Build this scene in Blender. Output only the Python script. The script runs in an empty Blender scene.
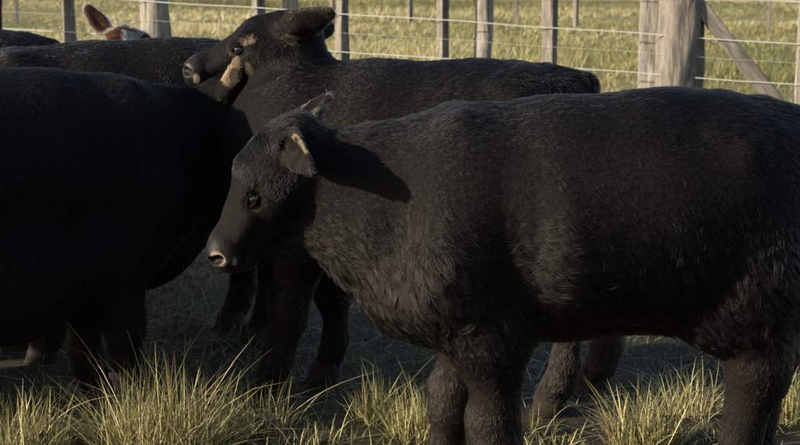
import bpy, math, random
import numpy as np
from mathutils import Vector, Matrix, kdtree

# ------------------------------------------------------------------ camera, sky, sun, exposure
scene = bpy.context.scene
COL = scene.collection
R = math.radians
CAM_H = 1.48
FPX = 1700.0                                   # focal length in pixels of an 800 px wide picture
PITCH = math.atan2(282.5, FPX)                 # camera looks slightly down at the herd
cam_d = bpy.data.cameras.new('camera'); cam = bpy.data.objects.new('camera', cam_d); COL.objects.link(cam)
cam_d.sensor_width = 36.0; cam_d.lens = 36.0 * FPX / 800.0
cam.location = (0, 0, CAM_H); cam.rotation_euler = (math.pi / 2 - PITCH, 0, 0)
cam_d.clip_start = 0.05; cam_d.clip_end = 3000
cam_d.dof.use_dof = True; cam_d.dof.focus_distance = 4.3; cam_d.dof.aperture_fstop = 10
scene.camera = cam

SUN_EL = R(17.5)
SUN_TO = Vector((-0.952, -0.306, 0)).normalized()      # horizontal direction from the scene to the sun
sun_vec = Vector((SUN_TO.x * math.cos(SUN_EL), SUN_TO.y * math.cos(SUN_EL), math.sin(SUN_EL)))
w = bpy.data.worlds.new('World'); scene.world = w; w.use_nodes = True
nt = w.node_tree
sky = nt.nodes.new('ShaderNodeTexSky'); sky.sky_type = 'NISHITA'; sky.sun_disc = False
sky.sun_elevation = SUN_EL; sky.sun_rotation = math.atan2(SUN_TO.x, SUN_TO.y)
bg = nt.nodes['Background']; nt.links.new(sky.outputs[0], bg.inputs['Color']); bg.inputs['Strength'].default_value = 0.105
sun_d = bpy.data.lights.new('sun', 'SUN'); sun = bpy.data.objects.new('sun', sun_d); COL.objects.link(sun)
sun_d.energy = 5.0; sun_d.angle = R(0.53); sun_d.color = (1.0, 0.885, 0.71)
sun.rotation_euler = (-sun_vec).to_track_quat('-Z', 'Y').to_euler()
sun.location = sun_vec * 60
vs = scene.view_settings
vs.view_transform = 'Standard'; vs.look = 'None'; vs.exposure = 1.55; vs.gamma = 1.0; vs.use_curve_mapping = False

random.seed(4)
RNG = np.random.default_rng(11)

# ------------------------------------------------------------------ helpers
def tag(o, label=None, cat=None, group=None, kind=None):
    for k, v in (('label', label), ('category', cat), ('group', group), ('kind', kind)):
        if v: o[k] = v
    return o

def empty(name, loc=(0, 0, 0), rz=0.0):
    o = bpy.data.objects.new(name, None); COL.objects.link(o)
    o.empty_display_size = 0.1; o.location = loc; o.rotation_euler = (0, 0, rz)
    return o

def link(name, data, mat, parent=None):
    o = bpy.data.objects.new(name, data); COL.objects.link(o)
    if mat is not None: data.materials.append(mat)
    if parent is not None: o.parent = parent
    return o

def mesh_np(name, V, faces, smooth=True):
    """faces: (n,3) or (n,4) int array"""
    me = bpy.data.meshes.new(name)
    F = np.asarray(faces, dtype=np.int32); V = np.asarray(V, dtype=np.float32)
    k = F.shape[1]
    me.vertices.add(len(V)); me.vertices.foreach_set('co', V.ravel())
    me.loops.add(F.size); me.loops.foreach_set('vertex_index', F.ravel())
    me.polygons.add(len(F))
    me.polygons.foreach_set('loop_start', np.arange(0, F.size, k, dtype=np.int32))
    me.update(calc_edges=True)
    me.polygons.foreach_set('use_smooth', np.full(len(F), smooth))
    me.validate()
    return me

def sines(n, freq, seed):
    r = np.random.default_rng(seed)
    K = r.normal(size=(n, 3)); K /= np.linalg.norm(K, axis=1)[:, None]
    K *= (freq * r.uniform(0.6, 1.6, n))[:, None]
    return K, r.uniform(0, 6.28, n)

def noise3(P, freq, seed, n=9):
    """smooth scalar noise about -1..1"""
    K, ph = sines(n, freq, seed)
    return np.sin(P @ K.T + ph).sum(1) / (0.7 * n) * 1.6

class Mat:
    def __init__(self, name):
        self.m = bpy.data.materials.new(name); self.m.use_nodes = True
        self.nt = self.m.node_tree; self.N = self.nt.nodes; self.L = self.nt.links
        self.b = self.N['Principled BSDF']; self.out = self.N['Material Output']
    def n(self, t, **kw):
        x = self.N.new(t)
        for k, v in kw.items():
            if k in x.inputs: x.inputs[k].default_value = v
            else: setattr(x, k, v)
        return x
    def ramp(self, src, stops):
        r = self.n('ShaderNodeValToRGB'); e = r.color_ramp.elements
        while len(e) < len(stops): e.new(0.5)
        for el, (p, c) in zip(e, stops): el.position = p; el.color = (*c, 1)
        self.L.new(src, r.inputs[0]); return r.outputs[0]
    def mapped(self, scale, obj=True):
        tc = self.n('ShaderNodeTexCoord'); mp = self.n('ShaderNodeMapping')
        mp.inputs['Scale'].default_value = scale
        self.L.new(tc.outputs['Object'], mp.inputs['Vector']); return mp.outputs[0]
    def noise(self, vec, scale, detail=6, rough=0.6):
        x = self.n('ShaderNodeTexNoise'); x.inputs['Scale'].default_value = scale
        x.inputs['Detail'].default_value = detail; x.inputs['Roughness'].default_value = rough
        if vec is not None: self.L.new(vec, x.inputs['Vector'])
        return x.outputs['Fac']
    def bump(self, h, strength=0.5, dist=0.01):
        b = self.n('ShaderNodeBump'); b.inputs['Strength'].default_value = strength; b.inputs['Distance'].default_value = dist
        self.L.new(h, b.inputs['Height']); self.L.new(b.outputs[0], self.b.inputs['Normal'])
    def mix(self, fac, a, b):
        x = self.n('ShaderNodeMix', data_type='RGBA')
        if isinstance(fac, float): x.inputs[0].default_value = fac
        else: self.L.new(fac, x.inputs[0])
        for s, v in ((6, a), (7, b)):
            if isinstance(v, tuple): x.inputs[s].default_value = (*v, 1)
            else: self.L.new(v, x.inputs[s])
        return x.outputs[2]

# ------------------------------------------------------------------ materials
def wood_mat(name, dark, mid, light, grain=1.0):
    m = Mat(name)
    v = m.mapped((26 * grain, 26 * grain, 4.2))
    n1 = m.noise(v, 1.6, 8, 0.65)
    v2 = m.mapped((3, 3, 1.2)); n2 = m.noise(v2, 1.5, 4, 0.6)
    c = m.ramp(n1, [(0.28, dark), (0.48, mid), (0.72, light)])
    pat = m.ramp(n2, [(0.38, (0, 0, 0)), (0.66, (1, 1, 1))])
    col = m.mix(pat, c, m.mix(0.45, c, mid))
    crk = m.noise(m.mapped((34, 34, 0.9)), 1.5, 5, 0.62)
    spots = m.ramp(crk, [(0.34, (1, 1, 1)), (0.39, (0, 0, 0))])
    col = m.mix(spots, col, tuple(x * 0.5 for x in dark))
    m.L.new(col, m.b.inputs['Base Color']); m.b.inputs['Roughness'].default_value = 0.9
    m.b.inputs['Specular IOR Level'].default_value = 0.2
    hsum = m.n('ShaderNodeMath', operation='MINIMUM'); m.L.new(n1, hsum.inputs[0]); m.L.new(crk, hsum.inputs[1])
    m.bump(hsum.outputs[0], 0.9, 0.02)
    return m.m
M_post = wood_mat('weathered_post_wood', (0.030, 0.026, 0.022), (0.105, 0.090, 0.075), (0.21, 0.185, 0.155))
M_pale = wood_mat('pale_bleached_wood', (0.060, 0.051, 0.042), (0.165, 0.145, 0.120), (0.29, 0.26, 0.22), 0.8)
M_darkpost = wood_mat('shade_dark_wood', (0.008, 0.006, 0.005), (0.02, 0.014, 0.012), (0.045, 0.03, 0.024))  # shade on the leaning post is painted into these dark wood colours

m = Mat('galvanised_wire'); m.b.inputs['Base Color'].default_value = (0.42, 0.41, 0.38, 1)
m.b.inputs['Metallic'].default_value = 0.2; m.b.inputs['Roughness'].default_value = 0.5; M_wire = m.m

# ground
m = Mat('trampled_soil_and_turf')
v = m.mapped((1, 1, 1))
n1 = m.noise(v, 1.3, 8, 0.65); n2 = m.noise(v, 14, 8, 0.7); n3 = m.noise(v, 0.16, 5, 0.6)
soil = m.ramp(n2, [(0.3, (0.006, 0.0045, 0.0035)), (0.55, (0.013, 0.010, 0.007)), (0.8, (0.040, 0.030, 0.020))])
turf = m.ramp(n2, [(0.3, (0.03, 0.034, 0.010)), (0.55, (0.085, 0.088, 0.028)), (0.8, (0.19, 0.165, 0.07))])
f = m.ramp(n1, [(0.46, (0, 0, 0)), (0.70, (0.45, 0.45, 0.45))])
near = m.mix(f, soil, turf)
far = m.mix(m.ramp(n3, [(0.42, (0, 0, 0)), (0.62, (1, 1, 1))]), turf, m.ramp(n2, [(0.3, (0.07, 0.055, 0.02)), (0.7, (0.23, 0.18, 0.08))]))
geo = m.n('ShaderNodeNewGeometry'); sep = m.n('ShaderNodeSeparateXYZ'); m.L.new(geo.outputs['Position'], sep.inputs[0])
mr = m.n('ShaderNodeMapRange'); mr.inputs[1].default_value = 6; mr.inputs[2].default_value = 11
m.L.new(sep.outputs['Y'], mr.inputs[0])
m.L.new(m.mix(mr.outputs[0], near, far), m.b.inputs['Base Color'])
m.b.inputs['Roughness'].default_value = 0.95; m.b.inputs['Specular IOR Level'].default_value = 0.15
m.bump(n2, 0.9, 0.03); M_ground = m.m

def grass_mat(name, transl=0.28):
    m = Mat(name)
    at = m.n('ShaderNodeAttribute', attribute_name='tone')
    m.L.new(at.outputs['Color'], m.b.inputs['Base Color'])
    m.b.inputs['Roughness'].default_value = 0.55; m.b.inputs['Specular IOR Level'].default_value = 0.3
    tr = m.n('ShaderNodeBsdfTranslucent'); m.L.new(at.outputs['Color'], tr.inputs['Color'])
    mx = m.n('ShaderNodeMixShader'); mx.inputs[0].default_value = transl
    m.L.new(m.b.outputs[0], mx.inputs[1]); m.L.new(tr.outputs[0], mx.inputs[2]); m.L.new(mx.outputs[0], m.out.inputs[0])
    return m.m
M_grass = grass_mat('grass_blades')

def skin_mat():
    m = Mat('cattle_hide')
    at = m.n('ShaderNodeAttribute', attribute_name='pigment')
    n1 = m.noise(m.mapped((1, 1, 1)), 90, 5, 0.6)
    col = m.mix(m.ramp(n1, [(0.35, (0, 0, 0)), (0.7, (0.5, 0.5, 0.5))]), at.outputs['Color'], (0.01, 0.008, 0.007))
    m.L.new(col, m.b.inputs['Base Color'])
    mr = m.n('ShaderNodeMapRange'); mr.inputs[3].default_value = 0.50; mr.inputs[4].default_value = 0.78; m.L.new(at.outputs['Alpha'], mr.inputs[0]); m.L.new(mr.outputs[0], m.b.inputs['Roughness'])
    ms = m.n('ShaderNodeMapRange'); ms.inputs[3].default_value = 0.09; ms.inputs[4].default_value = 0.05; m.L.new(at.outputs['Alpha'], ms.inputs[0]); m.L.new(ms.outputs[0], m.b.inputs['Specular IOR Level'])
    m.bump(n1, 0.5, 0.006)
    return m.m
M_hide = skin_mat()

def hair_mat():
    m = Mat('cattle_coat_hair'); m.N.remove(m.b)
    h = m.n('ShaderNodeBsdfHairPrincipled'); h.parametrization = 'COLOR'
    at = m.n('ShaderNodeAttribute', attribute_name='pigment')
    m.L.new(at.outputs['Color'], h.inputs['Color'])
    h.inputs['Roughness'].default_value = 0.38; h.inputs['Radial Roughness'].default_value = 0.55; h.inputs['IOR'].default_value = 1.215
    m.L.new(h.outputs[0], m.out.inputs[0])
    return m.m
M_hair = hair_mat()

m = Mat('wet_eye'); m.b.inputs['Base Color'].default_value = (0.010, 0.006, 0.004, 1); m.b.inputs['Roughness'].default_value = 0.16
m.b.inputs['Coat Weight'].default_value = 0.4; m.b.inputs['Coat Roughness'].default_value = 0.08; M_eye = m.m
m = Mat('eyelid_skin'); m.b.inputs['Base Color'].default_value = (0.006, 0.005, 0.0045, 1); m.b.inputs['Roughness'].default_value = 0.8; m.b.inputs['Specular IOR Level'].default_value = 0.06; M_lid = m.m
m = Mat('dark_hoof_horn')
hn = m.noise(m.mapped((6, 6, 60)), 1.5, 4, 0.5)
m.L.new(m.ramp(hn, [(0.3, (0.006, 0.005, 0.004)), (0.7, (0.024, 0.017, 0.012))]), m.b.inputs['Base Color'])
m.b.inputs['Roughness'].default_value = 0.8; m.b.inputs['Specular IOR Level'].default_value = 0.08; m.bump(hn, 0.4, 0.003); M_hoof = m.m
m = Mat('yellow_ear_tag'); m.b.inputs['Base Color'].default_value = (0.62, 0.45, 0.24, 1); m.b.inputs['Roughness'].default_value = 0.5; M_tag = m.m

# ------------------------------------------------------------------ ground
def ground_z(x, y):
    return 0.012 * np.sin(2.1 * x + 0.7) * np.sin(1.7 * y) + 0.008 * np.sin(5.3 * x - 2.2 * y)

def build_ground():
    xs = np.unique(np.concatenate([np.linspace(-900, -30, 12), np.linspace(-30, -3, 20), np.linspace(-3, 3, 90), np.linspace(3, 30, 20), np.linspace(30, 900, 12)]))
    ys = np.unique(np.concatenate([np.linspace(-300, -4, 8), np.linspace(-4, 2.5, 10), np.linspace(2.5, 8, 90), np.linspace(8, 60, 40), np.linspace(60, 1800, 16)]))
    X, Y = np.meshgrid(xs, ys, indexing='ij')
    near = np.exp(-((X / 6) ** 2 + ((Y - 5) / 6) ** 2))
    Z = ground_z(X, Y) * near + 0.02 * noise3(np.stack([X, Y, 0 * X], -1).reshape(-1, 3), 6, 3).reshape(X.shape) * near * 0.5
    nx, ny = X.shape
    idx = np.arange(nx * ny).reshape(nx, ny)
    F = np.stack([idx[:-1, :-1], idx[1:, :-1], idx[1:, 1:], idx[:-1, 1:]], -1).reshape(-1, 4)
    o = link('ground', mesh_np('ground', np.stack([X, Y, Z], -1).reshape(-1, 3), F), M_ground)
    tag(o, kind='structure')
build_ground()

# ------------------------------------------------------------------ fence
def post_mesh(name, wx, wy, h, nside=20, square=True, rough=0.004, seed=0, taper=0.04, segs=26, z0=-0.15):
    r = np.random.default_rng(seed)
    zs = np.linspace(z0, h, segs)
    ang = np.linspace(0, 2 * math.pi, nside, endpoint=False) + math.pi / 4
    if square:
        e = 9.0                                            # a superellipse: square with worn edges
        c, s = np.cos(ang), np.sin(ang)
        rad = (np.abs(c) ** e + np.abs(s) ** e) ** (-1 / e)
    else:
        rad = np.ones(nside)
    V = []
    bow = r.normal(0, 0.008, 2)
    for z in zs:
        t = (z - z0) / (h - z0); k = 1 - taper * t
        P = np.stack([np.cos(ang) * rad * wx / 2 * k, np.sin(ang) * rad * wy / 2 * k, np.full(nside, z)], -1)
        lob = noise3(P * np.array([1, 1, 0.25]), 55, seed + 7) * rough + noise3(P * np.array([1, 1, 0.5]), 14, seed + 9) * rough * 1.6
        P[:, 0] += np.cos(ang) * lob + bow[0] * math.sin(3.0 * t); P[:, 1] += np.sin(ang) * lob + bow[1] * math.sin(3.0 * t)
        V.append(P)
    V = np.concatenate(V + [np.array([[0, 0, z0]]), np.array([[0, 0, h + 0.01]])])
    F = []
    for i in range(segs - 1):
        for j in range(nside):
            a, b = i * nside + j, i * nside + (j + 1) % nside
            F += [(a, b, b + nside), (a, b + nside, a + nside)]
    B = segs * nside
    for j in range(nside):
        F += [(B, (j + 1) % nside, j), (B + 1, (segs - 1) * nside + j, (segs - 1) * nside + (j + 1) % nside)]
    return mesh_np(name, V, F, smooth=not square)

def tube(name, pts, r, n=6):
    pts = [Vector(p) for p in pts]; V = []; F = []
    for i, p in enumerate(pts):
        d = (pts[min(i + 1, len(pts) - 1)] - pts[max(i - 1, 0)]).normalized()
        a = d.orthogonal().normalized() if abs(d.z) > 0.9 else d.cross(Vector((0, 0, 1))).normalized()
        b = d.cross(a)
        rr = r[i] if isinstance(r, (list, tuple)) else r
        for j in range(n):
            t = 2 * math.pi * j / n
            V.append(p + a * (math.cos(t) * rr) + b * (math.sin(t) * rr))
    for i in range(len(pts) - 1):
        for j in range(n):
            a0, b0 = i * n + j, i * n + (j + 1) % n
            F += [(a0, b0, b0 + n), (a0, b0 + n, a0 + n)]
    V += [pts[0], pts[-1]]; B = len(V) - 2; q = (len(pts) - 1) * n
    for j in range(n):
        F += [(B, (j + 1) % n, j), (B + 1, q + j, q + (j + 1) % n)]
    return mesh_np(name, np.array([tuple(p) for p in V]), F)

FY0, FSL = 11.08, -0.155           # fence line: comes a little nearer towards the right
def fence_y(x): return FY0 + FSL * x
def fx(u):                          # where the fence line crosses a picture column
    k = (u - 400) / FPX * 1.012
    return k * FY0 / (1 - k * FSL)

fence = empty('wire_fence', (0, fence_y(0), 0))
tag(fence, 'weathered wooden post and wire fence running across behind the herd', 'fence')
def fpart(name, me, mat, x, dy=0.0, rz=0.0, tilt=0.0):
    o = link(name, me, mat, fence); o.location = (x, fence_y(x) - fence_y(0) + dy, 0); o.rotation_euler = (0, tilt, rz)
    return o
#            column, width, depth, square, rotation, material, dy
POSTS = [(74, .085, .085, True, -66, M_post, 0), (260, .07, .07, True, -52, M_post, 0), (345, .068, .07, True, -52, M_post, 0),
         (442, .065, .068, True, -54, M_post, 0), (546, .085, .075, True, -36, M_post, 0), (797, .085, .09, True, -10, M_pale, 0),
         (650, .13, .10, True, -6, M_pale, .13),
         (157, .205, .205, False, 0, M_pale, .04), (292, .118, .118, False, 0, M_pale, .12), (483, .125, .125, False, 0, M_pale, .12)]
for i, (u, wx, wy, sq, rz, mt, dy) in enumerate(POSTS):
    me = post_mesh('post', wx, wy, 1.32 + 0.05 * math.sin(i * 2.3), 28 if sq else 26, sq, 0.003 if sq else 0.007, 20 + i)
    fpart('post', me, mt, fx(u), dy, R(rz))
for i, (u, mt) in enumerate(((-60, M_post), (-165, M_pale), (-290, M_post), (-420, M_post), (-560, M_pale), (905, M_post), (1010, M_pale), (1130, M_post), (1260, M_post), (1400, M_pale))):
    fpart('post', post_mesh('post', .08, .08, 1.3 + .04 * math.sin(i * 3.1), 28, True, .003, 140 + i), mt, fx(u), 0, R(-40 + 9 * (i % 4)))
me = post_mesh('strainer_post', .30, .28, 1.55, 44, False, 0.008, 60, 0.03, 44)
sp = fpart('strainer_post', me, M_post, fx(678), 0.05, 0.5); tag(sp, 'thick grey strainer post with deep vertical cracks')
me = post_mesh('leaning_dark_post', .125, .115, 1.45, 24, False, 0.004, 71)
dp = fpart('leaning_dark_post', me, M_darkpost, fx(4.5), -0.3, 0, 0.04); tag(dp, 'dark post leaning at the left end, with shade in its wood colour')
# diagonal brace from the strainer down to the right
bx0, bx1 = fx(695), fx(836)
brace = post_mesh('brace', .10, .095, 1.0, 24, True, 0.004, 90, 0.02, 24, 0.0)
p0 = Vector((bx0, fence_y(bx0) - FY0 + .02, 1.07)); p1 = Vector((bx1, fence_y(bx1) - FY0 + .02, 0.0))
bo = link('brace', brace, M_post, fence)
d = p0 - p1; bo.location = p1; bo.scale = (1, 1, d.length); bo.rotation_euler = d.to_track_quat('Z', 'Y').to_euler()
# wires: (height at column 352, height at column 700, radius)
def wire(v1, v2, rad, nm='wire', dy=-0.055):
    """one strained wire, a slight fall to the right with the ground"""
    pts = []
    us = list(range(-650, 1472, 53))
    for i, u in enumerate(us):
        x = fx(u); y = fence_y(x) + dy
        z = v1 + (v2 - v1) * (u - 352) / 348 + 0.004 * math.sin(i * 1.9)
        pts.append((x, y - FY0, z))
    return link(nm, tube(nm, pts, rad, 6), M_wire, fence)
WZ = []
def zat(v, u):
    x = fx(u); Y = fence_y(x) - .05
    al = PITCH + math.atan((v - 222.5) / FPX)
    return CAM_H - math.tan(al) * math.hypot(Y, 0)
for va, vb in ((14, 38), (52, 78)):
    wire(zat(va, 352), zat(vb, 700), 0.0033)
wire(zat(33, 352), zat(57, 700), 0.0009)
wire(zat(92, 352), zat(118, 700), 0.0033)
wire(zat(-28, 352), zat(-4, 700), 0.0033)
# wire loops tied round the pale batten, little staples
for k in range(7):
    z = 0.72 + k * 0.085
    xx = fx(650); yy = fence_y(xx) - FY0 + .13
    pts = [(xx + .069 * math.copysign(abs(math.cos(a)) ** .5, math.cos(a)), yy + .056 * math.copysign(abs(math.sin(a)) ** .5, math.sin(a)), z + .004 * math.sin(a * 2 + k)) for a in np.linspace(0, 6.283, 22)]
    link('wire_tie', tube('wire_tie', pts, 0.0022, 5), M_wire, fence)

ffence = empty('far_fence', (0, 30.5, 0)); tag(ffence, 'distant thin wooden post fence across the sunlit paddock', 'fence')
far_me = post_mesh('post', .075, .075, 1.2, 8, True, 0.004, 44, .03, 6)
for i, (u, dy) in enumerate(((22, 0), (333, -.3), (410, 0), (515, 0.4), (573, -1.5), (642, 0), (763, -3.0))):
    o = link('post', far_me, M_post, ffence); Y = 30.5 + dy
    o.location = ((u - 400) / FPX * Y * 1.01, dy, 0); o.rotation_euler = (0, 0.03 * math.sin(i * 3), i)
for z in (0.45, 0.75, 1.05):
    pts = [(x, -1.0 * (x / 7 if x > 0 else 0) - .06, z) for x in np.linspace(-12, 12, 14)]
    link('wire', tube('wire', pts, 0.004, 4), M_wire, ffence)

# ------------------------------------------------------------------ implicit-surface bodies
def surface_net(xs, ys, zs, D):
    nx, ny, nz = D.shape
    S = D < 0
    cx, cy, cz = nx - 1, ny - 1, nz - 1
    acc = np.zeros((cx, cy, cz, 3), np.float32); cnt = np.zeros((cx, cy, cz), np.int16)
    def corner(A, i, j, k): return A[i:i + cx, j:j + cy, k:k + cz]
    gx = xs[:, None, None]; gy = ys[None, :, None]; gz = zs[None, None, :]
    for ax in range(3):
        for p in (0, 1):
            for q in (0, 1):
                a = [0, 0, 0]; b = [0, 0, 0]
                o = [i for i in range(3) if i != ax]
                a[o[0]] = b[o[0]] = p; a[o[1]] = b[o[1]] = q; b[ax] = 1
                m = corner(S, *a) != corner(S, *b)
                I = np.nonzero(m)
                da = corner(D, *a)[I]; db = corner(D, *b)[I]
                t = da / (da - db)
                P = np.empty((len(t), 3), np.float32)
                for c, g in ((0, xs), (1, ys), (2, zs)):
                    ga = g[I[c] + a[c]]; gb = g[I[c] + b[c]]
                    P[:, c] = ga + (gb - ga) * t
                acc[I] += P; cnt[I] += 1
    act = cnt > 0
    vid = np.full((cx, cy, cz), -1, np.int64); n = int(act.sum()); vid[act] = np.arange(n)
    V = acc[act] / cnt[act][:, None]
    Fs = []
    # edges along x
    m = S[:-1, 1:-1, 1:-1] != S[1:, 1:-1, 1:-1]; I = np.nonzero(m); fl = S[:-1, 1:-1, 1:-1][I]
    i, j, k = I[0], I[1] + 1, I[2] + 1
    q = np.stack([vid[i, j - 1, k - 1], vid[i, j, k - 1], vid[i, j, k], vid[i, j - 1, k]], -1); q[~fl] = q[~fl][:, ::-1]; Fs.append(q)
    m = S[1:-1, :-1, 1:-1] != S[1:-1, 1:, 1:-1]; I = np.nonzero(m); fl = S[1:-1, :-1, 1:-1][I]
    i, j, k = I[0] + 1, I[1], I[2] + 1
    q = np.stack([vid[i - 1, j, k - 1], vid[i - 1, j, k], vid[i, j, k], vid[i, j, k - 1]], -1); q[~fl] = q[~fl][:, ::-1]; Fs.append(q)
    m = S[1:-1, 1:-1, :-1] != S[1:-1, 1:-1, 1:]; I = np.nonzero(m); fl = S[1:-1, 1:-1, :-1][I]
    i, j, k = I[0] + 1, I[1] + 1, I[2]
    q = np.stack([vid[i - 1, j - 1, k], vid[i, j - 1, k], vid[i, j, k], vid[i - 1, j, k]], -1); q[~fl] = q[~fl][:, ::-1]; Fs.append(q)
    F = np.concatenate(Fs)
    F = F[(F >= 0).all(1)]
    # a little relaxation
    E = np.concatenate([F[:, [0, 1]], F[:, [1, 2]], F[:, [2, 3]], F[:, [3, 0]]])
    for _ in range(2):
        s = np.zeros_like(V); c = np.zeros(len(V))
        np.add.at(s, E[:, 0], V[E[:, 1]]); np.add.at(c, E[:, 0], 1)
        V = V * 0.5 + 0.5 * s / np.maximum(c, 1)[:, None]
    return V, F

class Field:
    def __init__(self, xs, ys, zs):
        self.g = (np.asarray(xs, np.float32), np.asarray(ys, np.float32), np.asarray(zs, np.float32))
        self.D = np.full((len(xs), len(ys), len(zs)), 0.5, np.float32)
    def _sl(self, lo, hi):
        sl = []
        for g, a, b in zip(self.g, lo, hi):
            i = max(int(np.searchsorted(g, a)) - 1, 0); j = min(int(np.searchsorted(g, b)) + 1, len(g))
            if j - i < 2: return None, None
            sl.append(slice(i, j))
        P = [g[s] for g, s in zip(self.g, sl)]
        return tuple(sl), P
    def blend(self, sl, d, k, sub=False):
        A = self.D[sl]
        if sub:
            h = np.clip(0.5 - 0.5 * (A + d) / k, 0, 1)
            self.D[sl] = A * (1 - h) + (-d) * h + k * h * (1 - h)
        else:
            h = np.clip(0.5 + 0.5 * (A - d) / k, 0, 1)
            self.D[sl] = A * (1 - h) + d * h - k * h * (1 - h)
    def cone(self, a, b, ra, rb, k=0.04, w=1.0, sub=False):
        """rounded cone from a to b; w widens (>1) or narrows (<1) it sideways"""
        a = np.array(a, np.float32); b = np.array(b, np.float32)
        m = max(ra, rb) * max(1, w) + k * 1.2 + 0.01
        lo = np.minimum(a, b) - m; hi = np.maximum(a, b) + m
        sl, P = self._sl(lo, hi)
        if sl is None: return
        X = P[0][:, None, None] - a[0]; Z = P[2][None, None, :] - a[2]
        ab = b - a; L2 = float(ab @ ab) + 1e-12
        Y0 = P[1][None, :, None] - a[1]
        t = np.clip((X * ab[0] + Y0 * ab[1] + Z * ab[2]) / L2, 0, 1)
        dx = X - t * ab[0]; dy = (Y0 - t * ab[1]) / w; dz = Z - t * ab[2]
        d = np.sqrt(dx * dx + dy * dy + dz * dz) - (ra + (rb - ra) * t)
        self.blend(sl, (d * min(1.0, w if w < 1 else 1)).astype(np.float32), k, sub)
    def ellip(self, c, axes, rad, k=0.02, sub=False):
        """ellipsoid with unit axes (3 vectors) and radii"""
        c = np.array(c, np.float32); m = max(rad) + k * 1.2 + 0.01
        sl, P = self._sl(c - m, c + m)
        if sl is None: return
        X = P[0][:, None, None] - c[0]; Y = P[1][None, :, None] - c[1]; Z = P[2][None, None, :] - c[2]
        k0 = 0; k1 = 0
        for ax, r in zip(axes, rad):
            q = X * ax[0] + Y * ax[1] + Z * ax[2]
            k0 = k0 + (q / r) ** 2; k1 = k1 + (q / (r * r)) ** 2
        k0 = np.sqrt(k0); k1 = np.sqrt(k1) + 1e-6
        self.blend(sl, (k0 * (k0 - 1) / k1).astype(np.float32), k, sub)

def smooth(a, b, x):
    t = np.clip((x - a) / (b - a), 0, 1); return t * t * (3 - 2 * t)

BLACK = np.array((0.0026, 0.0023, 0.0023)); BROWN = np.array((0.0110, 0.0076, 0.0056)); TAN = np.array((0.42, 0.30, 0.18))

def unit(v):
    v = np.array(v, float); return v / np.linalg.norm(v)

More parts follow.
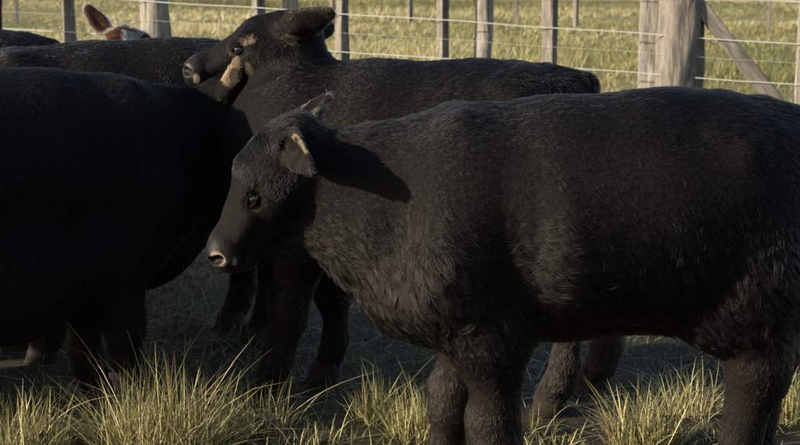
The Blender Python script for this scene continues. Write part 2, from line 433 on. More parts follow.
def cattle(name, label, loc, rz, scale=1.0, stretch=1.0, poll=(-.78, 0, 1.05), pitch=63, yaw=0, roll=0, throat=(.16, .17), HS=1.0, rear=1.0, fore_len=.032, belly=0, ear_face=((-1.0, -.35, .15), (-1.0, -.5, .1)), ears=1.0,
           near_ear=(0.12, -.86, -.42), far_ear=(0.42, .84, .36), legs=None, fine=False, strands=40000, hair_len=1.0, hair_r=0.0006,
           palette='black', ear_tan=.10, far_tan=None, sun_and_tan_spots=None, group='black cattle in the herd', cat='calf', tail=True, seed=1, hair_keep_far=0.35):
    """One animal facing -X in its own space, feet at z = 0. Trunk, neck, head, ears, legs and tail are one continuous skin."""
    root = empty(name, loc, rz); root.scale = (scale,) * 3
    tag(root, label, cat, group)
    sx = stretch
    poll = np.array(poll, float)
    # head frame
    pr, yr = R(pitch), R(yaw)
    e1 = np.array((-math.cos(pr) * math.cos(yr), -math.cos(pr) * math.sin(yr), -math.sin(pr)))
    e3 = np.array((math.sin(yr), -math.cos(yr), 0.0))            # towards the animal's left (the viewer's side)
    e2 = np.cross(e1, e3); e2 = e2 if e2 @ np.array((1, 0, -.5)) > 0 else -e2
    if roll:
        c, s = math.cos(R(roll)), math.sin(R(roll)); e2, e3 = e2 * c + e3 * s, e3 * c - e2 * s
    def h(a, b, c=0.0): return poll + (e1 * a + e2 * b + e3 * c) * HS
    muz = h(.40, .04)
    # grid
    xl = min(muz[0], poll[0]) - .14; xh = .56 * sx * rear + .05
    yl = min(-.40, muz[1] - .16, poll[1] - .26); yh = max(.40, muz[1] + .16, poll[1] + .26); zh = max(1.22, poll[2] + .17)
    if fine:
        hx = max(poll[0], muz[0]) + .14; zlo = min(muz[2], poll[2]) - .12
        xs = np.concatenate([np.arange(xl, hx, .005), np.arange(hx, xh, .0115)])
        ys = np.concatenate([np.arange(yl, -.13, .010), np.arange(-.13, .13, .0055), np.arange(.13, yh, .011)])
        zs = np.concatenate([np.arange(-.03, zlo, .0115), np.arange(zlo, zh, .0055)])
    else:
        st = .0125
        hx = max(poll[0], muz[0]) + .12
        xs = np.concatenate([np.arange(xl, hx, .009), np.arange(hx, xh, st)])
        ys = np.arange(yl, yh, st); zs = np.concatenate([np.arange(-.03, .62, st), np.arange(.62, zh, .0095)])
    f = Field(xs, ys, zs)
    X = lambda x: x * sx * (rear if x > 0 else 1.0)
    # trunk
    f.cone((X(-.36), 0, .785), (X(-.12), 0, .805), .262, .282, .02, .86)
    f.cone((X(-.12), 0, .808), (X(.10), 0, .825), .284, .278, .06, 1.08)
    f.cone((X(.10), 0, .825), (X(.235), 0, .868), .276, .220, .06, .95)
    f.cone((X(-.34), 0, .985), (X(.20), 0, 1.012), .072, .068, .07, 1.1)
    f.cone((X(.12), 0, .955), (X(.335), 0, .955), .128, .105, .06, 1.4)
    # hind quarters and hind legs
    L = dict(fl=(-.29, .14), fr=(-.33, .14), hl=(.37, .135), hr=(.35, .135))
    if legs: L.update(legs)
    for key, sgn in (('hl', -1), ('hr', 1)):
        fx_, fy_ = L[key]; s_ = sgn; dx = fx_ - .37
        f.cone((X(.22), s_ * .085, .885), (X(.285) + dx * .1, s_ * .10, .70), .175, .155, .07)
        f.cone((X(.26) + dx * .1, s_ * .115, .70), (X(.25) + dx * .4, s_ * .13, .585), .125, .090, .07)
        f.cone((X(.30) + dx * .3, s_ * .12, .66), (X(.375) + dx * .8, s_ * (fy_ + .005), .485), .125, .078, .05)
        f.cone((X(.385) + dx * .8, s_ * fy_, .475), (X(.40) + dx * .85, s_ * fy_, .43), .062, .058, .04)
        f.cone((X(.375) + dx * .85, s_ * fy_, .44), (X(.365) + dx, s_ * fy_, .19), .060, .047, .04)
        f.cone((X(.365) + dx, s_ * fy_, .17), (X(.35) + dx, s_ * fy_, .115), .052, .050, .03)
        f.cone((X(.35) + dx, s_ * fy_, .115), (X(.325) + dx, s_ * fy_, .055), .046, .050, .02)
    for key, sgn in (('fl', -1), ('fr', 1)):
        fx_, fy_ = L[key]; s_ = sgn; dx = fx_ + .29
        f.cone((X(-.34), s_ * .085, .90), (X(-.40), s_ * .135, .70), .15, .13, .07)
        f.cone((X(-.40), s_ * .135, .70), (X(-.30) + dx * .2, s_ * .145, .55), .125, .105, .06)
        f.cone((X(-.30) + dx * .2, s_ * .148, .56), (X(-.285) + dx * .6, s_ * fy_, .37), .098, .055, .04)
        f.cone((X(-.300) + dx * .6, s_ * fy_, .35), (X(-.296) + dx * .65, s_ * fy_, .305), .063, .060, .02)
        f.cone((X(-.285) + dx * .7, s_ * fy_, .29), (X(-.285) + dx, s_ * fy_, .16), .050, .046, .04)
        f.cone((X(-.285) + dx, s_ * fy_, .15), (X(-.295) + dx, s_ * fy_, .11), .051, .050, .03)
        f.cone((X(-.295) + dx, s_ * fy_, .11), (X(-.315) + dx, s_ * fy_, .052), .046, .050, .02)
    # brisket, belly, sheath
    f.cone((X(-.47), 0, .64), (X(-.34), 0, .59), .108, .122, .08, .92)
    f.cone((X(-.18), 0, .66), (X(.12), 0, .67), .13, .12, .08, 1.2)
    if belly:
        f.cone((X(-.30), 0, .60), (X(-.02), 0, .60 - belly), .22, .25, .08, 1.1)
        f.cone((X(-.02), 0, .60 - belly), (X(.16), 0, .62), .25, .20, .08, 1.1)
    # bones and hollows under the coat
    for s_ in (-1, 1):
        f.cone((X(.19), s_ * .165, 1.0), (X(.225), s_ * .20, .985), .05, .04, .05)                                         # hook bone
        f.ellip((X(-.235), s_ * .392, .74), ((1, 0, 0), (0, 1, 0), (0, 0, 1)), (.045, .115, .22), .09, sub=True)           # behind the shoulder
        f.cone((X(-.36), s_ * .09, 1.03), (X(-.43), s_ * .205, .74), .035, .045, .05)                                     # shoulder blade
        f.ellip((X(-.545), s_ * .26, .82), ((1, 0, 0), (0, 1, 0), (0, 0, 1)), (.05, .09, .16), .08, sub=True)              # before the shoulder
    # neck
    nb = poll + e1 * .07 + e2 * .115
    mid = (np.array((X(-.36), 0, .85)) + nb) / 2 + np.array((0, 0, -.035))
    f.cone((X(-.34), 0, .83), mid, .215, .155, .06, .76)
    f.cone(mid, nb, .152, .092, .05, .82)
    top = h(.03, .105)
    f.cone((X(-.30), 0, 1.0), top, .055, .035, .05, 1.0)
    thr = h(*throat)
    dm = (np.array((X(-.46), 0, .68)) + thr) / 2 + np.array((.035, 0, -.005))
    f.cone((X(-.45), 0, .68), dm, .125, .088, .06, .68)
    f.cone(dm, thr, .088, .05, .05, .64)
    # head
    kh = .028
    f.cone(h(.045, .065), h(.14, .050), .078, .090, kh, .98)
    f.cone(h(.14, .050), h(.25, .052), .088, .064, .035, .90)
    f.cone(h(.25, .050), h(.345, .046), .062, .050, .03, .90)
    f.cone(h(.345, .040), h(.376, .048), .050, .047, .02, 1.15)
    f.cone(h(.372, .034, -.026), h(.372, .034, .026), .040, .040, .02)
    f.cone(h(.372, .062, -.022), h(.372, .062, .022), .036, .036, .02)
    f.cone(h(.10, .125), h(.25, .098), .066, .045, .035, .80)
    f.cone(h(.25, .098), h(.362, .094), .044, .032, .02, .95)
    f.cone(h(.012, .052), h(.06, .028), .05, .056, .03, 1.05)             # poll knob
    for s_ in (-1, 1):
        f.cone(h(.11, .11, s_ * .035), h(.18, .085, s_ * .04), .055, .045, .03)
        f.cone(h(.165, .005, s_ * .066), h(.215, .012, s_ * .070), .022, .018, .018)      # brow
        f.cone(h(.25, .045, s_ * .052), h(.31, .05, s_ * .045), .018, .016, .02)           # cheek bone
        f.ellip(h(.206, .033, s_ * .084), (e1, e2, e3), (.021, .016, .016), .010, sub=True)
        f.cone(h(.402, .022, s_ * .040), h(.388, .034, s_ * .060), .0125, .0110, .006, sub=True)   # nostril
        f.cone(h(.315, .088, s_ * .056), h(.41, .084, s_ * .03), .007, .008, .007, sub=True)       # mouth
    # ears
    ear_info = []
    for s_, dr in ((1, near_ear), (-1, far_ear)):
        d_ = unit(dr)
        base = h(.030, .030, s_ * .072)
        fwd = unit(ear_face[0 if s_ > 0 else 1])
        nrm = unit(fwd - d_ * (fwd @ d_)); wid = np.cross(d_, nrm)
        c_ = base + d_ * .082 * ears
        f.cone(base - d_ * .01, base + d_ * .05, .028, .026, .025)
        th_ = .013 if fine else .024
        f.ellip(c_ - d_ * .022 * ears, (d_, wid, nrm), (.076 * ears, .052 * ears, th_), .012)
        f.ellip(c_ + d_ * .038 * ears, (d_, wid, nrm), (.072 * ears, .034 * ears, th_ * .9), .014)
        f.ellip(c_ + d_ * .010 + nrm * (.016 if fine else .026), (d_, wid, nrm), (.078 * ears, .033 * ears, .017), .006, sub=True)
        ear_info.append((c_, d_, wid, nrm))
    if tail:
        f.cone((X(.30), 0, 1.04), (X(.40), .01, 1.03), .05, .036, .04)
        f.cone((X(.40), .01, 1.03), (X(.43), .03, .86), .034, .026, .02)
        f.cone((X(.43), .03, .86), (X(.415), .05, .58), .026, .020, .02)
    # gentle unevenness of the hide: muscle and bone
    Pn = np.stack(np.meshgrid(*f.g, indexing='ij'), -1)
    sel = np.abs(f.D) < .05
    pts = Pn[sel]; amt = np.where(pts[:, 0] < X(-.60), .001, .0065)
    f.D[sel] += (noise3(pts, 9, seed + 30) * amt + noise3(pts, 24, seed + 31) * amt * .25).astype(np.float32)
    V, F = surface_net(*f.g, f.D)
    me = mesh_np('body', V, F)
    nv = len(me.vertices)
    VN = np.empty(nv * 3, np.float32); me.vertex_normals.foreach_get('vector', VN); VN = VN.reshape(-1, 3)
    if VN[np.argmax(V[:, 2]), 2] < 0:
        me.flip_normals(); me.vertex_normals.foreach_get('vector', VN.reshape(-1)); VN = VN.reshape(-1, 3)
    V = np.empty(nv * 3, np.float32); me.vertices.foreach_get('co', V); V = V.reshape(-1, 3)

    # ---- coat regions
    self_fringe = [None]
    def regions(P, N):
        q = P - poll
        a = q @ e1 / HS; b = q @ e2 / HS; c = q @ e3 / HS
        head = smooth(.02, .09, a) * (np.abs(c) < .16) * (np.linalg.norm(q, axis=1) < .52) * smooth(.19, .12, b + .25 * np.maximum(.12 - a, 0))
        muzzle = head * smooth(.335, .365, a)
        leg = smooth(.56, .44, P[:, 2]) * (1 - head)
        fringe = np.zeros(len(P)); ear = np.zeros(len(P)); inner = np.zeros(len(P)); rim = np.zeros(len(P))
        for c_, d_, wid, nrm in ear_info:
            r_ = P - c_
            t, u_, n_ = r_ @ d_, r_ @ wid, r_ @ nrm
            e = ((t / (.105 * ears)) ** 2 + (u_ / (.06 * ears)) ** 2 + (n_ / .05) ** 2) < 1
            e &= t > -.06 * ears
            ear = np.maximum(ear, e)
            inn = e & (N @ nrm > .15) & (((t - .01) / (.085 * ears)) ** 2 + (u_ / (.045 * ears)) ** 2 < 1)
            fr_ = e & (N @ nrm > -.2) & (np.abs(u_ + .034 * ears) < .010) & (t > -.03)
            fringe = np.maximum(fringe, fr_)
            inner = np.maximum(inner, inn)
            rim = np.maximum(rim, e & (((t / .092) ** 2 + (u_ / .052) ** 2) > .62))
        self_fringe[0] = fringe
        return a, b, c, head, muzzle, leg, ear, inner, rim
    def colour(P, N, rr):
        a, b, c, head, muzzle, leg, ear, inner, rim = regions(P, N)
        nm = noise3(P, 150, seed + 5); n1 = noise3(P, 7, seed + 3); n2 = noise3(P, 26, seed + 4)
        Cc = np.repeat(BLACK[None], len(P), 0)
        if palette == 'black':
            brown = np.clip(smooth(.98, .72, P[:, 2]) * .45 + leg * .25 + .18 * n1 + .12 * n2, 0, 1) * (1 - head * .45)
            Cc = Cc * (1 - brown[:, None]) + BROWN * brown[:, None]
            Cc[inner > 0] = TAN * ear_tan * (.25 + 1.1 * (nm[inner > 0] > 0))[:, None]
            if far_tan: fs = (inner > 0) & (c < 0); Cc[fs] = TAN * far_tan * (.12 + 1.0 * (nm[fs] > .1))[:, None]
            Cc[(rim > 0) & (inner == 0)] = BROWN * 1.6; Cc[(self_fringe[0] > 0) & (nm > -.2)] = TAN * .42
        elif palette == 'dark':
            brown = np.clip(.10 * n1 + leg * .15 + .08, 0, 1)
            Cc = Cc * (1 - brown[:, None]) + BROWN * .6 * brown[:, None]
            Cc[inner > 0] = TAN * ear_tan * (.25 + 1.1 * (nm[inner > 0] > 0))[:, None]
            if far_tan: fs = (inner > 0) & (c < 0); Cc[fs] = TAN * far_tan * (.12 + 1.0 * (nm[fs] > .1))[:, None]
            Cc[(rim > 0) & (inner == 0)] = BROWN * 1.6; Cc[(self_fringe[0] > 0) & (nm > -.2)] = TAN * .42
        elif palette == 'red':
            Cc[:] = (0.042, 0.0135, 0.0075)
            Cc *= (1 + .25 * n1[:, None])
            crest = (P[:, 0] > poll[0] - .02) & (P[:, 0] < X(-.05)) & (P[:, 2] > .955 + .02 * n1)
            Cc[crest] = (0.20, 0.175, 0.145)
            Cc[(head > .2) & (c > .02 + .02 * n1) & (c < .085)] = (0.20, 0.175, 0.145)
            Cc[inner > 0] = (0.050, 0.018, 0.010)
        if sun_and_tan_spots:  # spots paint sunlight on brow, eyelid and cheek; ear base and nostril just tan
            for kind, (mx, my, mz), rad, colr in sun_and_tan_spots:
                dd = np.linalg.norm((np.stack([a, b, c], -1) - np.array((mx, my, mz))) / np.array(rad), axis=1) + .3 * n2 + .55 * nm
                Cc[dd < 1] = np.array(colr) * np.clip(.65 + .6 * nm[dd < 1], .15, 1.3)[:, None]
        Cc = Cc * (0.72 + 0.56 * rr)[:, None]
        Cc[rr > .9994] = TAN * .6                                # chaff caught in the coat
        return Cc

    reg = regions(V, VN)
    pig = colour(V, VN, np.full(nv, .5))
    pig *= .55 if fine else .9
    mz = reg[4]
    skin = np.array((.006, .0048, .0044))
    nose_n = noise3(V, 60, seed + 8)
    mzc = skin * (1 + .5 * nose_n[:, None])
    pig = pig * (1 - mz[:, None]) + mzc * mz[:, None]
    # paler wet rim round the nostrils
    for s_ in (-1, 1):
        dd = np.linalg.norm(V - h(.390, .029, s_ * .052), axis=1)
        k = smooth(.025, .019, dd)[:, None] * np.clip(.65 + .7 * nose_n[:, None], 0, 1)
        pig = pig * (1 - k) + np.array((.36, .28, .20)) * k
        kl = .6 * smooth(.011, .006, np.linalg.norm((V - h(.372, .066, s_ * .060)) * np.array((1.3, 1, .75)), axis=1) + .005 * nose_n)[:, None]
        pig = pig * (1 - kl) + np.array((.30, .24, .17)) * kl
        k2 = smooth(.015, .012, dd)[:, None]
        pig = pig * (1 - k2) + np.array((.012, .008, .006)) * k2
    at = me.attributes.new('pigment', 'FLOAT_COLOR', 'POINT')
    at.data.foreach_set('color', np.concatenate([pig, 1 - mz[:, None]], 1).astype(np.float32).ravel())
    link('body', me, M_hide, root)

    # ---- eyes, lids, hooves
    for s_ in (-1, 1):
        c_ = h(.206, .030, s_ * .070)
        er = .0172
        ph, th = np.meshgrid(np.linspace(0, math.pi, 12), np.linspace(0, 2 * math.pi, 20, endpoint=False), indexing='ij')
        sph = np.stack([np.sin(ph) * np.cos(th), np.sin(ph) * np.sin(th), np.cos(ph)], -1)
        ev = c_ + sph.reshape(-1, 3) * er
        idx = np.arange(12 * 20).reshape(12, 20); nxt = np.roll(idx, -1, 1)
        ef = np.stack([idx[:-1], nxt[:-1], nxt[1:], idx[1:]], -1).reshape(-1, 4)
        eye = link('eye', mesh_np('eye', ev, ef), M_eye, root)
        out = unit(e3 * s_ - e2 * .1)
        fr = c_ + out * .0075
        for up, nm in ((1, 'upper_eyelid'), (-1, 'lower_eyelid')):
            pts = [fr + e1 * (.0200 * math.cos(t)) - e2 * up * (.0105 * math.sin(t)) + out * (.0062 * math.sin(t)) for t in np.linspace(-.15, math.pi + .15, 13)]
            link(nm, tube(nm, pts, .0048 if up > 0 else .0034, 6), M_lid, eye)
    for key, sgn in (('fl', -1), ('fr', 1), ('hl', -1), ('hr', 1)):
        fx_, fy_ = L[key]
        hx_ = X(-.315) + fx_ + .29 if key[0] == 'f' else X(.325) + fx_ - .37
        hv = []; hf = []
        for cl in (-1, 1):                                     # two claws
            prof = [(.066, .0), (.064, .012), (.050, .075)]
            ang = np.linspace(0, 2 * math.pi, 14, endpoint=False); base = len(hv)
            for li, (ln, z) in enumerate(prof):
                for t in ang:
                    rx = ln * (1.0 if math.cos(t) < 0 else .72); off = -.012 + .010 * li
                    hv.append((hx_ + off + rx * math.cos(t) * .95, sgn * fy_ + cl * .027 + .027 * math.sin(t) * (1 - .1 * li), z))
            for li in range(2):
                for j in range(14):
                    a0, b0 = base + li * 14 + j, base + li * 14 + (j + 1) % 14
                    hf += [(a0, b0, b0 + 14), (a0, b0 + 14, a0 + 14)]
            hv += [(hx_ - .012, sgn * fy_ + cl * .027, 0), (hx_ + .008, sgn * fy_ + cl * .027, .078)]
            for j in range(14):
                hf += [(len(hv) - 2, base + (j + 1) % 14, base + j), (len(hv) - 1, base + 28 + j, base + 28 + (j + 1) % 14)]
        link('hoof', mesh_np('hoof', hv, hf), M_hoof, root)

    # ---- hair: strands combed back and down, gathered into locks
    me.calc_loop_triangles()
    nt_ = len(me.loop_triangles); T = np.empty(nt_ * 3, np.int32); me.loop_triangles.foreach_get('vertices', T); T = T.reshape(-1, 3)
    A_, B_, C_ = V[T[:, 0]], V[T[:, 1]], V[T[:, 2]]
    area = np.linalg.norm(np.cross(B_ - A_, C_ - A_), axis=1)
    cen = (A_ + B_ + C_) / 3; cn = VN[T[:, 0]]
    rg = regions(cen, cn)
    wgt = area * (1 + 2.2 * rg[3] + 2.5 * rg[6] + 2.4 * rg[5]) * (1 - rg[4] * .97)
    wgt *= np.where((cn[:, 1] > .25) & (rg[6] == 0), hair_keep_far, 1.0)
    for s_ in (-1, 1):
        wgt[np.linalg.norm(cen - h(.206, .030, s_ * .078), axis=1) < .021] = 0
    r_ = np.random.default_rng(seed + 100)
    ti = r_.choice(nt_, strands, p=wgt / wgt.sum())
    u1 = np.sqrt(r_.random(strands)); u2 = r_.random(strands)
    bw = np.stack([1 - u1, u1 * (1 - u2), u1 * u2], -1)
    Pp = (V[T[ti]] * bw[:, :, None]).sum(1); Nn = (VN[T[ti]] * bw[:, :, None]).sum(1)
    Nn /= np.linalg.norm(Nn, axis=1)[:, None]
    a, b, c, head, muzzle, leg, ear, inner, rim = regions(Pp, Nn)
    g = np.tile(np.array((0.75, 0.0, -0.62)), (strands, 1))
    back = smooth(.95, 1.06, Pp[:, 2])[:, None]
    g = g * (1 - back) + np.array((1.0, 0, -.12)) * back
    g = g * (1 - leg[:, None]) + np.array((0.12, 0, -1.0)) * leg[:, None]
    hd = (e1 * .8 + np.outer(np.sign(c), e3) * .25)
    g = np.where(head[:, None] > .3, -e1 * 0.2 + e2 * .8 + 0 * hd, g)                # face hair lies back along the cheeks
    fore = (head > .2) & (a < .165) & (b < .10)
    g = np.where(fore[:, None], hd + e2 * .15, g)
    for (c_, d_, wid, nrm) in ear_info:
        q = Pp - c_
        e = (ear > 0) & (np.linalg.norm(q, axis=1) < .13)
        g = np.where(e[:, None], d_ + .35 * np.outer(np.sign(q @ wid), wid), g)
    # swirls
    for k_, fr_ in ((.50, 4.5), (.32, 15.0)):
        g = g + k_ * (1 - .7 * head[:, None]) * np.stack([noise3(Pp, fr_, seed + 50 + i + int(fr_)) for i in range(3)], -1)
    def tangent(gv):
        gv = gv - Nn * (gv * Nn).sum(1)[:, None]
        return gv / (np.linalg.norm(gv, axis=1)[:, None] + 1e-6)
    low = smooth(.92, .66, Pp[:, 2]) * (1 - leg)
    ln = .026 + .019 * low
    ln = ln * (1 - leg) + .021 * leg
    ln = np.where(head > .3, .013 + .012 * smooth(.24, .08, a), ln)
    ln = np.where(fore, fore_len, ln)
    ln = np.where(ear > 0, (.012 + .010 * rim) if seed == 1 else (.010 + .008 * rim), ln)
    ln = np.where((inner > 0), .016, ln)
    sw = (Pp[:, 0] > X(.425)) & (Pp[:, 2] < .80)
    ln = np.where(sw, .04, ln)
    ln = ln * hair_len * r_.uniform(.5, 1.2, strands) * (1 + .35 * noise3(Pp, 11, seed + 77))
    ln = np.maximum(ln, .004)
    # locks
    ng = max(strands // 13, 20)
    gi = r_.choice(strands, ng, replace=False)
    kd = kdtree.KDTree(ng)
    for i, j in enumerate(gi): kd.insert(Vector(Pp[j].tolist()), i)
    kd.balance()
    near = np.array([kd.find(p)[1] for p in Pp.tolist()])
    gdir = g + r_.normal(0, .16, (strands, 3))
    gT = tangent(g + r_.normal(0, .14, (strands, 3)))
    gjit = r_.normal(0, .24, (ng, 3))
    lock_lift = r_.uniform(.14, .46, ng)
    lift = np.where(head > .3, .22, (.6 + .4 * low) * (lock_lift[near] + .1 * r_.random(strands)))
    lift = np.where(back[:, 0] > .5, lift * .9 + .12, lift)
    gT = tangent(gT + gjit[near] * ((.5 + .55 * low) * (1 - .5 * head))[:, None])
    side = np.cross(Nn, gT)
    amp = (r_.uniform(-.12, .12, ng)[near] * (.4 + low)) * ln
    npt = 5
    ts = np.linspace(0, 1, npt)
    S = np.empty((strands, npt, 3))
    for i, t in enumerate(ts):
        along = ln * (t - .10 * t * t); up = ln * lift * (1.25 * t - .75 * t * t)
        S[:, i] = Pp - Nn * .002 + gT * along[:, None] + Nn * up[:, None] + side * (amp * math.sin(5.0 * t))[:, None]
    gidx = gi[near]
    tipv = S[gidx, -1]
    ok = (np.linalg.norm(Pp - Pp[gidx], axis=1) < .03)
    cl = np.where(head > .3, .22, .22 + .20 * low) * ok * np.where(fore, 2.6, 1.0)
    cl = np.where(ear > 0, .12, np.minimum(cl, .7))
    for i, t in enumerate(ts):
        S[:, i] += (S[gidx, i] + 0.25 * (Pp - Pp[gidx]) - S[:, i]) * (cl * t ** 1.3)[:, None]
    S += r_.normal(0, .0007, S.shape) * ts[None, :, None]
    cu = bpy.data.hair_curves.new('coat')
    cu.add_curves([npt] * strands)
    cu.attributes['position'].data.foreach_set('vector', S.astype(np.float32).ravel())
    ra = cu.attributes.new('radius', 'FLOAT', 'POINT') if 'radius' not in cu.attributes else cu.attributes['radius']
    rad = hair_r * np.where(head > .3, .75, 1.0)[:, None] * np.array([1, .95, .85, .6, .12])[None, :]
    ra.data.foreach_set('value', rad.astype(np.float32).ravel())
    hc = colour(Pp, Nn, r_.random(strands))
    ca = cu.attributes.new('pigment', 'FLOAT_COLOR', 'CURVE')
    ca.data.foreach_set('color', np.concatenate([hc, np.ones((strands, 1))], 1).astype(np.float32).ravel())
    link('coat', cu, M_hair, root)
    return root, h, ear_info

# ------------------------------------------------------------------ the herd
front, hA, earsA = cattle('black_calf', 'shaggy black calf nearest the camera, in full profile facing left', (0.5, 4.12, 0), R(3.5), HS=.92, rear=1.3, fore_len=.026, poll=(-.785, 0, 1.05), pitch=60, throat=(.20, .15),
    near_ear=(.30, -.84, -.26), far_ear=(.50, .60, .40), ear_tan=.02, ears=.95, ear_face=((-1.0, .12, .25), (-.75, -1.0, .3)), far_tan=.17,
    sun_and_tan_spots=[('head', (.222, .050, .082), (.012, .009, .014), TAN * .22)],  # tan highlight painted below the eye
    fine=True, strands=300000, hair_r=.00044, seed=1, legs=dict(fl=(-.275, .145), fr=(-.385, .14), hl=(.205, .135), hr=(.33, .135)))

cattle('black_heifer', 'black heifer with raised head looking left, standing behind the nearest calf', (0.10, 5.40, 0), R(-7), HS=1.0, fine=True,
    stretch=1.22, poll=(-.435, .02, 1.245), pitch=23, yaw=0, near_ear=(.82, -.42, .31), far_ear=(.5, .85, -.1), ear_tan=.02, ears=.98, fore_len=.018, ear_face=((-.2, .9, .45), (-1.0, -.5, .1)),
    sun_and_tan_spots=[('head', (.158, .016, .078), (.022, .013, .035), TAN * 1.1), ('head', (.035, .055, .085), (.022, .026, .04), TAN * .45), ('head', (.228, .030, .078), (.014, .012, .02), TAN * .3), ('head', (.375, .03, .05), (.014, .020, .02), TAN * .35),  # brow and eyelid spots, and the cheek one below, are painted sunlight
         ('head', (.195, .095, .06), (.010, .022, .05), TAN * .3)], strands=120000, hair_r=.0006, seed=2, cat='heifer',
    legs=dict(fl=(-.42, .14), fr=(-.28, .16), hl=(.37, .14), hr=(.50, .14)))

cattle('black_cow', 'deeply shaded black cow at left with its flank towards the camera', (-1.235, 5.10, 0), R(180 + 29), scale=.985, belly=.07,
    stretch=1.15, poll=(-.80, -.03, 1.06), pitch=58, yaw=-14, far_ear=(-.25, .30, .92), ear_face=((-1.0, -.35, .15), (1.0, .6, .1)), ear_tan=.15, ears=.68,
    strands=70000, hair_r=.0007, seed=3, palette='dark', cat='cow')

cattle('black_steer', 'black rump showing at the left edge below the leaning dark post', (-1.80, 6.60, 0), R(20), belly=.05,
    stretch=1.1, scale=1.025, strands=60000, hair_r=.0011, seed=4, palette='dark', cat='steer')

cattle('black_bullock', 'black back seen between the red calf and the shaded cow', (-.95, 6.12, 0), R(21), belly=.12,
    stretch=1.2, scale=1.02, poll=(-.80, 0, .86), pitch=70, strands=60000, hair_r=.0011, seed=5, palette='dark', cat='bullock')

cattle('red_calf', 'red-brown calf with white poll and crest, only its head top showing before the fence', (-1.215, 8.0, 0), R(88), scale=.86,
    stretch=1.0, poll=(-.52, 0, 1.285), pitch=50, yaw=0, near_ear=(.4, -.6, -.7), far_ear=(.1, .62, .76), ears=1.05, ear_face=((-.87, -.5, 0), (-.87, -.5, .15)),
    strands=50000, hair_r=.0009, seed=6, palette='red', cat='calf', group='red calves in the herd')

# unseen cows added just outside the picture on the left so their long shadows reach in
shade_cow, _, _ = cattle('black_cow', 'unseen black cow added outside the left edge for its shadow, nearest of those there', (-3.15, 4.85, 0), R(12), scale=1.08,
    stretch=1.2, strands=16000, hair_r=.0011, seed=8, palette='dark', cat='cow')
def copy_tree(o, label, loc, rz, sc):
    c = o.copy(); COL.objects.link(c); c.location = loc; c.rotation_euler = (0, 0, rz); c.scale = (sc,) * 3; c['label'] = label
    for ch in o.children:
        p = ch.copy(); COL.objects.link(p); p.parent = c
        for g in ch.children:
            q = g.copy(); COL.objects.link(q); q.parent = p
    return c
for lab, loc, rz, sc in (('second', (-2.95, 5.5, 0), -6, 1.05), ('third', (-3.35, 6.2, 0), 5, 1.1), ('fourth', (-3.0, 6.95, 0), -3, 1.06),
                         ('fifth', (-3.5, 7.65, 0), 7, 1.1), ('farthest', (-3.3, 8.5, 0), -4, 1.08)):
    copy_tree(shade_cow, 'unseen black cow added outside the left edge for its shadow, %s of those there' % lab, loc, R(rz), sc)

# ------------------------------------------------------------------ grass
GREEN = np.array((.085, .086, .030)); STRAW = np.array((.45, .375, .20)); OLIVE = np.array((.235, .208, .080)); RUST = np.array((.16, .08, .035))
def blades(base, direc, length, width, bend, rng, segs=4):
    """curved tapering leaf blades. base (n,3), direc (n,3) unit, length (n), width (n), bend (n)"""
    n = len(base)
    hz = direc.copy(); hz[:, 2] = 0; hz /= (np.linalg.norm(hz, axis=1)[:, None] + 1e-6)
    sd = np.stack([-hz[:, 1], hz[:, 0], np.zeros(n)], -1)
    rot = rng.uniform(-1.2, 1.2, n)[:, None]
    sd = sd * np.cos(rot) + hz * np.sin(rot)
    V = np.empty((n, segs * 2 + 1, 3))
    for i in range(segs + 1):
        t = i / segs
        p = base + direc * (length * t)[:, None] + hz * (bend * length * t * t)[:, None] - np.array((0, 0, 1.0)) * (np.abs(bend) * length * .55 * t ** 2.4)[:, None]
        if i == segs: V[:, -1] = p
        else:
            wd = (width * (1 - .75 * t) * .5)[:, None]
            V[:, 2 * i] = p - sd * wd; V[:, 2 * i + 1] = p + sd * wd
    q = []
    for i in range(segs - 1):
        a = 2 * i; q += [(a, a + 1, a + 3), (a, a + 3, a + 2)]
    q.append((2 * segs - 2, 2 * segs - 1, 2 * segs))
    q = np.array(q); F = (q[None] + (np.arange(n) * (2 * segs + 1))[:, None, None]).reshape(-1, 3)
    return V.reshape(-1, 3), F

def blade_obj(name, parts, parent=None):
    Vs, Fs, Cs, o = [], [], [], 0
    for V, F, C, per in parts:
        Vs.append(V); Fs.append(F + o); o += len(V); Cs.append(np.repeat(C, per, 0))
    V = np.concatenate(Vs); F = np.concatenate(Fs); C = np.concatenate(Cs)
    me = mesh_np(name, V, F)
    at = me.attributes.new('tone', 'FLOAT_COLOR', 'POINT')
    at.data.foreach_set('color', np.concatenate([C, np.ones((len(C), 1))], 1).astype(np.float32).ravel())
    return link(name, me, M_grass, parent)

def tones(n, rng, dry=.5):
    k = np.clip(rng.normal(dry - .06, .32, n), 0, 1)[:, None]
    c = np.where(k < .5, GREEN + (OLIVE - GREEN) * k * 2, OLIVE + (STRAW - OLIVE) * (k - .5) * 2)
    rust = rng.random(n) < .06
    c[rust] = RUST
    return c * rng.uniform(.65, 1.2, n)[:, None]

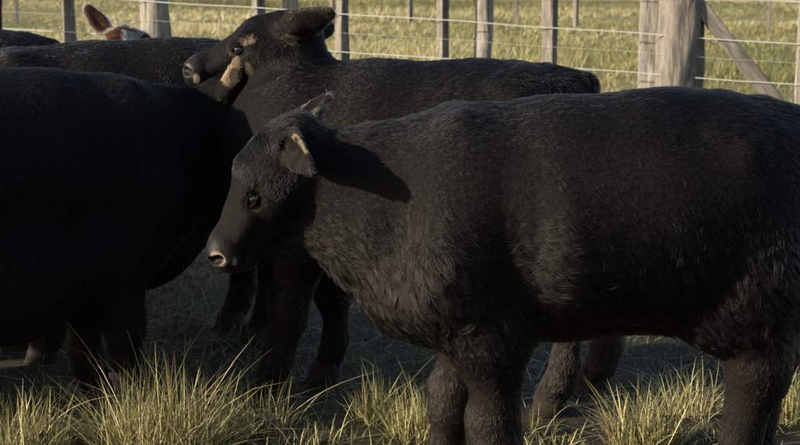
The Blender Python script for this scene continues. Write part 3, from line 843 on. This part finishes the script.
def tussock(label, x, y, n, h, rad, spread, dry, seed, stalks=4, dens=1.7):
    r = np.random.default_rng(seed)
    root = empty('grass_tussock', (x, y, float(ground_z(x, y))))
    tag(root, label, 'grass tussock', 'grass tussocks in front of the herd')
    n = int(n * dens)
    an = r.uniform(0, 6.283, n); rr = rad * np.sqrt(r.random(n))
    base = np.stack([np.cos(an) * rr, np.sin(an) * rr * .8, np.full(n, -.02)], -1)
    tilt = spread * (rr / rad) * r.uniform(.1, 1.1, n) + r.normal(0, .26, n)
    an2 = an + r.normal(0, .9, n)
    d = np.stack([np.cos(an2) * np.sin(tilt), np.sin(an2) * np.sin(tilt), np.cos(tilt)], -1)
    ln = h * np.clip(r.normal(.60, .26, n), .15, 1.1) * (1 - .35 * rr / rad)
    bend = r.normal(.12, .34, n) * (.4 + spread)
    V, F = blades(base, d, ln, r.uniform(.0024, .0060, n), bend, r)
    blade_obj('leaf_blades', [(V, F, tones(n, r, dry), 9)], root)['kind'] = 'stuff'
    for i in range(stalks):
        a_ = r.uniform(0, 6.283); t_ = r.uniform(.15, .75)
        d = np.array([[math.cos(a_) * math.sin(t_), .5 * math.sin(a_) * math.sin(t_), math.cos(t_)]]); d /= np.linalg.norm(d)
        V, F = blades(np.array([[math.cos(a_) * rad * .5, math.sin(a_) * rad * .4, 0]]), d, np.array([h * r.uniform(.9, 1.15)]), np.array([.0042]), np.array([r.uniform(.1, .9)]), r, 7)
        blade_obj('long_stalk', [(V, F, np.array([STRAW * r.uniform(.8, 1.15)]), 15)], root)
    return root

tussock('largest tussock, tall pale spiky grass in front of the shaded cow', -.70, 4.84, 700, .45, .19, .75, .55, 1, 5)
tussock('tall spiky tussock in the bottom left corner of the picture', -1.12, 4.80, 400, .31, .14, .60, .55, 2, 3, 1.6)
tussock('small low tuft behind the corner tussock, before the shaded cow', -1.13, 5.36, 150, .14, .09, .75, .5, 3, 1, 1.0)
tussock('loose reddish tussock right of the largest one, half in shade', -.43, 5.04, 200, .29, .10, .5, .5, 4, 2, 1.2)
tussock('sparse straggling tussock left of the rounded dense one by the front legs', -.25, 4.82, 220, .15, .15, .95, .45, 5, 3, 1.1)
tussock('narrow upright tussock beside the left side of the rounded one', -.075, 5.06, 190, .28, .06, .32, .4, 6, 2, 1.2)
tussock('dense rounded yellow-green tussock touching the front legs of the nearest calf', .085, 4.90, 520, .25, .11, .42, .5, 7, 2)
tussock('bright upright tussock under the belly between front and hind legs', .73, 4.86, 330, .30, .11, .55, .5, 8, 2)
tussock('bushy tussock at the right edge behind the hind leg', 1.19, 5.18, 330, .30, .14, .8, .5, 9, 2)
tussock('wispy dry tuft just left of the hind leg of the nearest calf', .92, 5.22, 130, .26, .08, .55, .7, 10, 3)
tussock('low flattened tuft at the bottom between the two hind tussocks', .98, 4.90, 170, .11, .13, 1.1, .4, 11, 1)
tussock('trampled dry tuft at the bottom between the front legs and hooves behind', .40, 4.90, 120, .12, .14, 1.1, .65, 12, 3)

# trampled turf and straw on the yard, one uncountable mass
r = np.random.default_rng(50)
parts = []
n = 48000
bx = r.uniform(-2.6, 2.8, n); by = r.uniform(2.6, 7.5, n)
den = noise3(np.stack([bx, by, 0 * bx], -1), 3.0, 8); keep = den + r.normal(0, .5, n) > -.25
bx, by = bx[keep], by[keep]; n = len(bx)
an = r.uniform(0, 6.283, n); tl = np.clip(r.normal(.8, .35, n), .1, 1.5)
d = np.stack([np.cos(an) * np.sin(tl), np.sin(an) * np.sin(tl), np.cos(tl)], -1)
V, F = blades(np.stack([bx, by, ground_z(bx, by) - .005], -1), d, r.uniform(.03, .10, n), r.uniform(.003, .006, n), r.uniform(0, .8, n), r, 3)
parts.append((V, F, tones(n, r, .40) * (.38 + .45 * smooth(5.1, 4.7, by) + .5 * smooth(.2, .8, bx) * smooth(6.0, 5.2, by))[:, None], 7))  # blade colour darkened where the herd's shade lies, lighter where sun falls
n = 2600
bx = r.uniform(-2.2, 2.4, n); by = r.uniform(3.5, 6.8, n); an = r.uniform(0, 6.283, n)
d = np.stack([np.cos(an), np.sin(an), r.uniform(.02, .35, n)], -1); d /= np.linalg.norm(d, axis=1)[:, None]
V, F = blades(np.stack([bx, by, ground_z(bx, by) + .008], -1), d, r.uniform(.06, .22, n), r.uniform(.002, .0045, n), r.uniform(0, .2, n), r, 3)
parts.append((V, F, tones(n, r, .85), 7))
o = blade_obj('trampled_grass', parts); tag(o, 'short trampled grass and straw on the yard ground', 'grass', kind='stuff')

# paddock grass beyond the herd: tufts of uneven height
r = np.random.default_rng(51)
nc = 46000
cy = 6.6 + (60 - 6.6) * r.random(nc) ** 1.6; cx = r.uniform(-.52, .52, nc) * cy + r.normal(0, .5, nc)
pn = np.stack([cx, cy, 0 * cx], -1)
tall = noise3(pn, 1.1, 21) * .5 + noise3(pn, .35, 22) * .5
dry = np.clip(.55 + .30 * noise3(pn, .28, 24) + .36 * noise3(pn, .8, 23) + .25 * smooth(26, 36, cy) * smooth(1, 6, cx), 0, 1)
per = 11
n = nc * per
ci = np.repeat(np.arange(nc), per)
th = (np.clip(.09 + .12 * tall, .025, .34) * (.25 + .75 * smooth(6.6, 9.5, cy)))[ci]
rad = np.repeat(r.uniform(.03, .12, nc), per)
an = r.uniform(0, 6.283, n); rr = rad * np.sqrt(r.random(n))
base = np.stack([cx[ci] + np.cos(an) * rr, cy[ci] + np.sin(an) * rr, np.full(n, -.01)], -1)
tl = np.clip(r.normal(.5, .3, n), 0, 1.3)
d = np.stack([np.cos(an) * np.sin(tl), np.sin(an) * np.sin(tl), np.cos(tl)], -1)
wd = r.uniform(.005, .009, n) * (1 + np.clip(cy[ci] - 11, 0, 40) * .05)
V, F = blades(base, d, th * r.uniform(.6, 1.5, n), wd, r.uniform(0, .7, n), r, 2)
k = np.clip(dry[ci] + r.normal(0, .18, n), 0, 1)[:, None]
C = np.where(k < .5, GREEN + (OLIVE - GREEN) * k * 2, OLIVE + (STRAW - OLIVE) * (k - .5) * 2) * r.uniform(.7, 1.2, n)[:, None] * (.3 + .7 * smooth(7.0, 10.0, cy))[ci][:, None]      # darkened near the herd, painting its shade into the blades
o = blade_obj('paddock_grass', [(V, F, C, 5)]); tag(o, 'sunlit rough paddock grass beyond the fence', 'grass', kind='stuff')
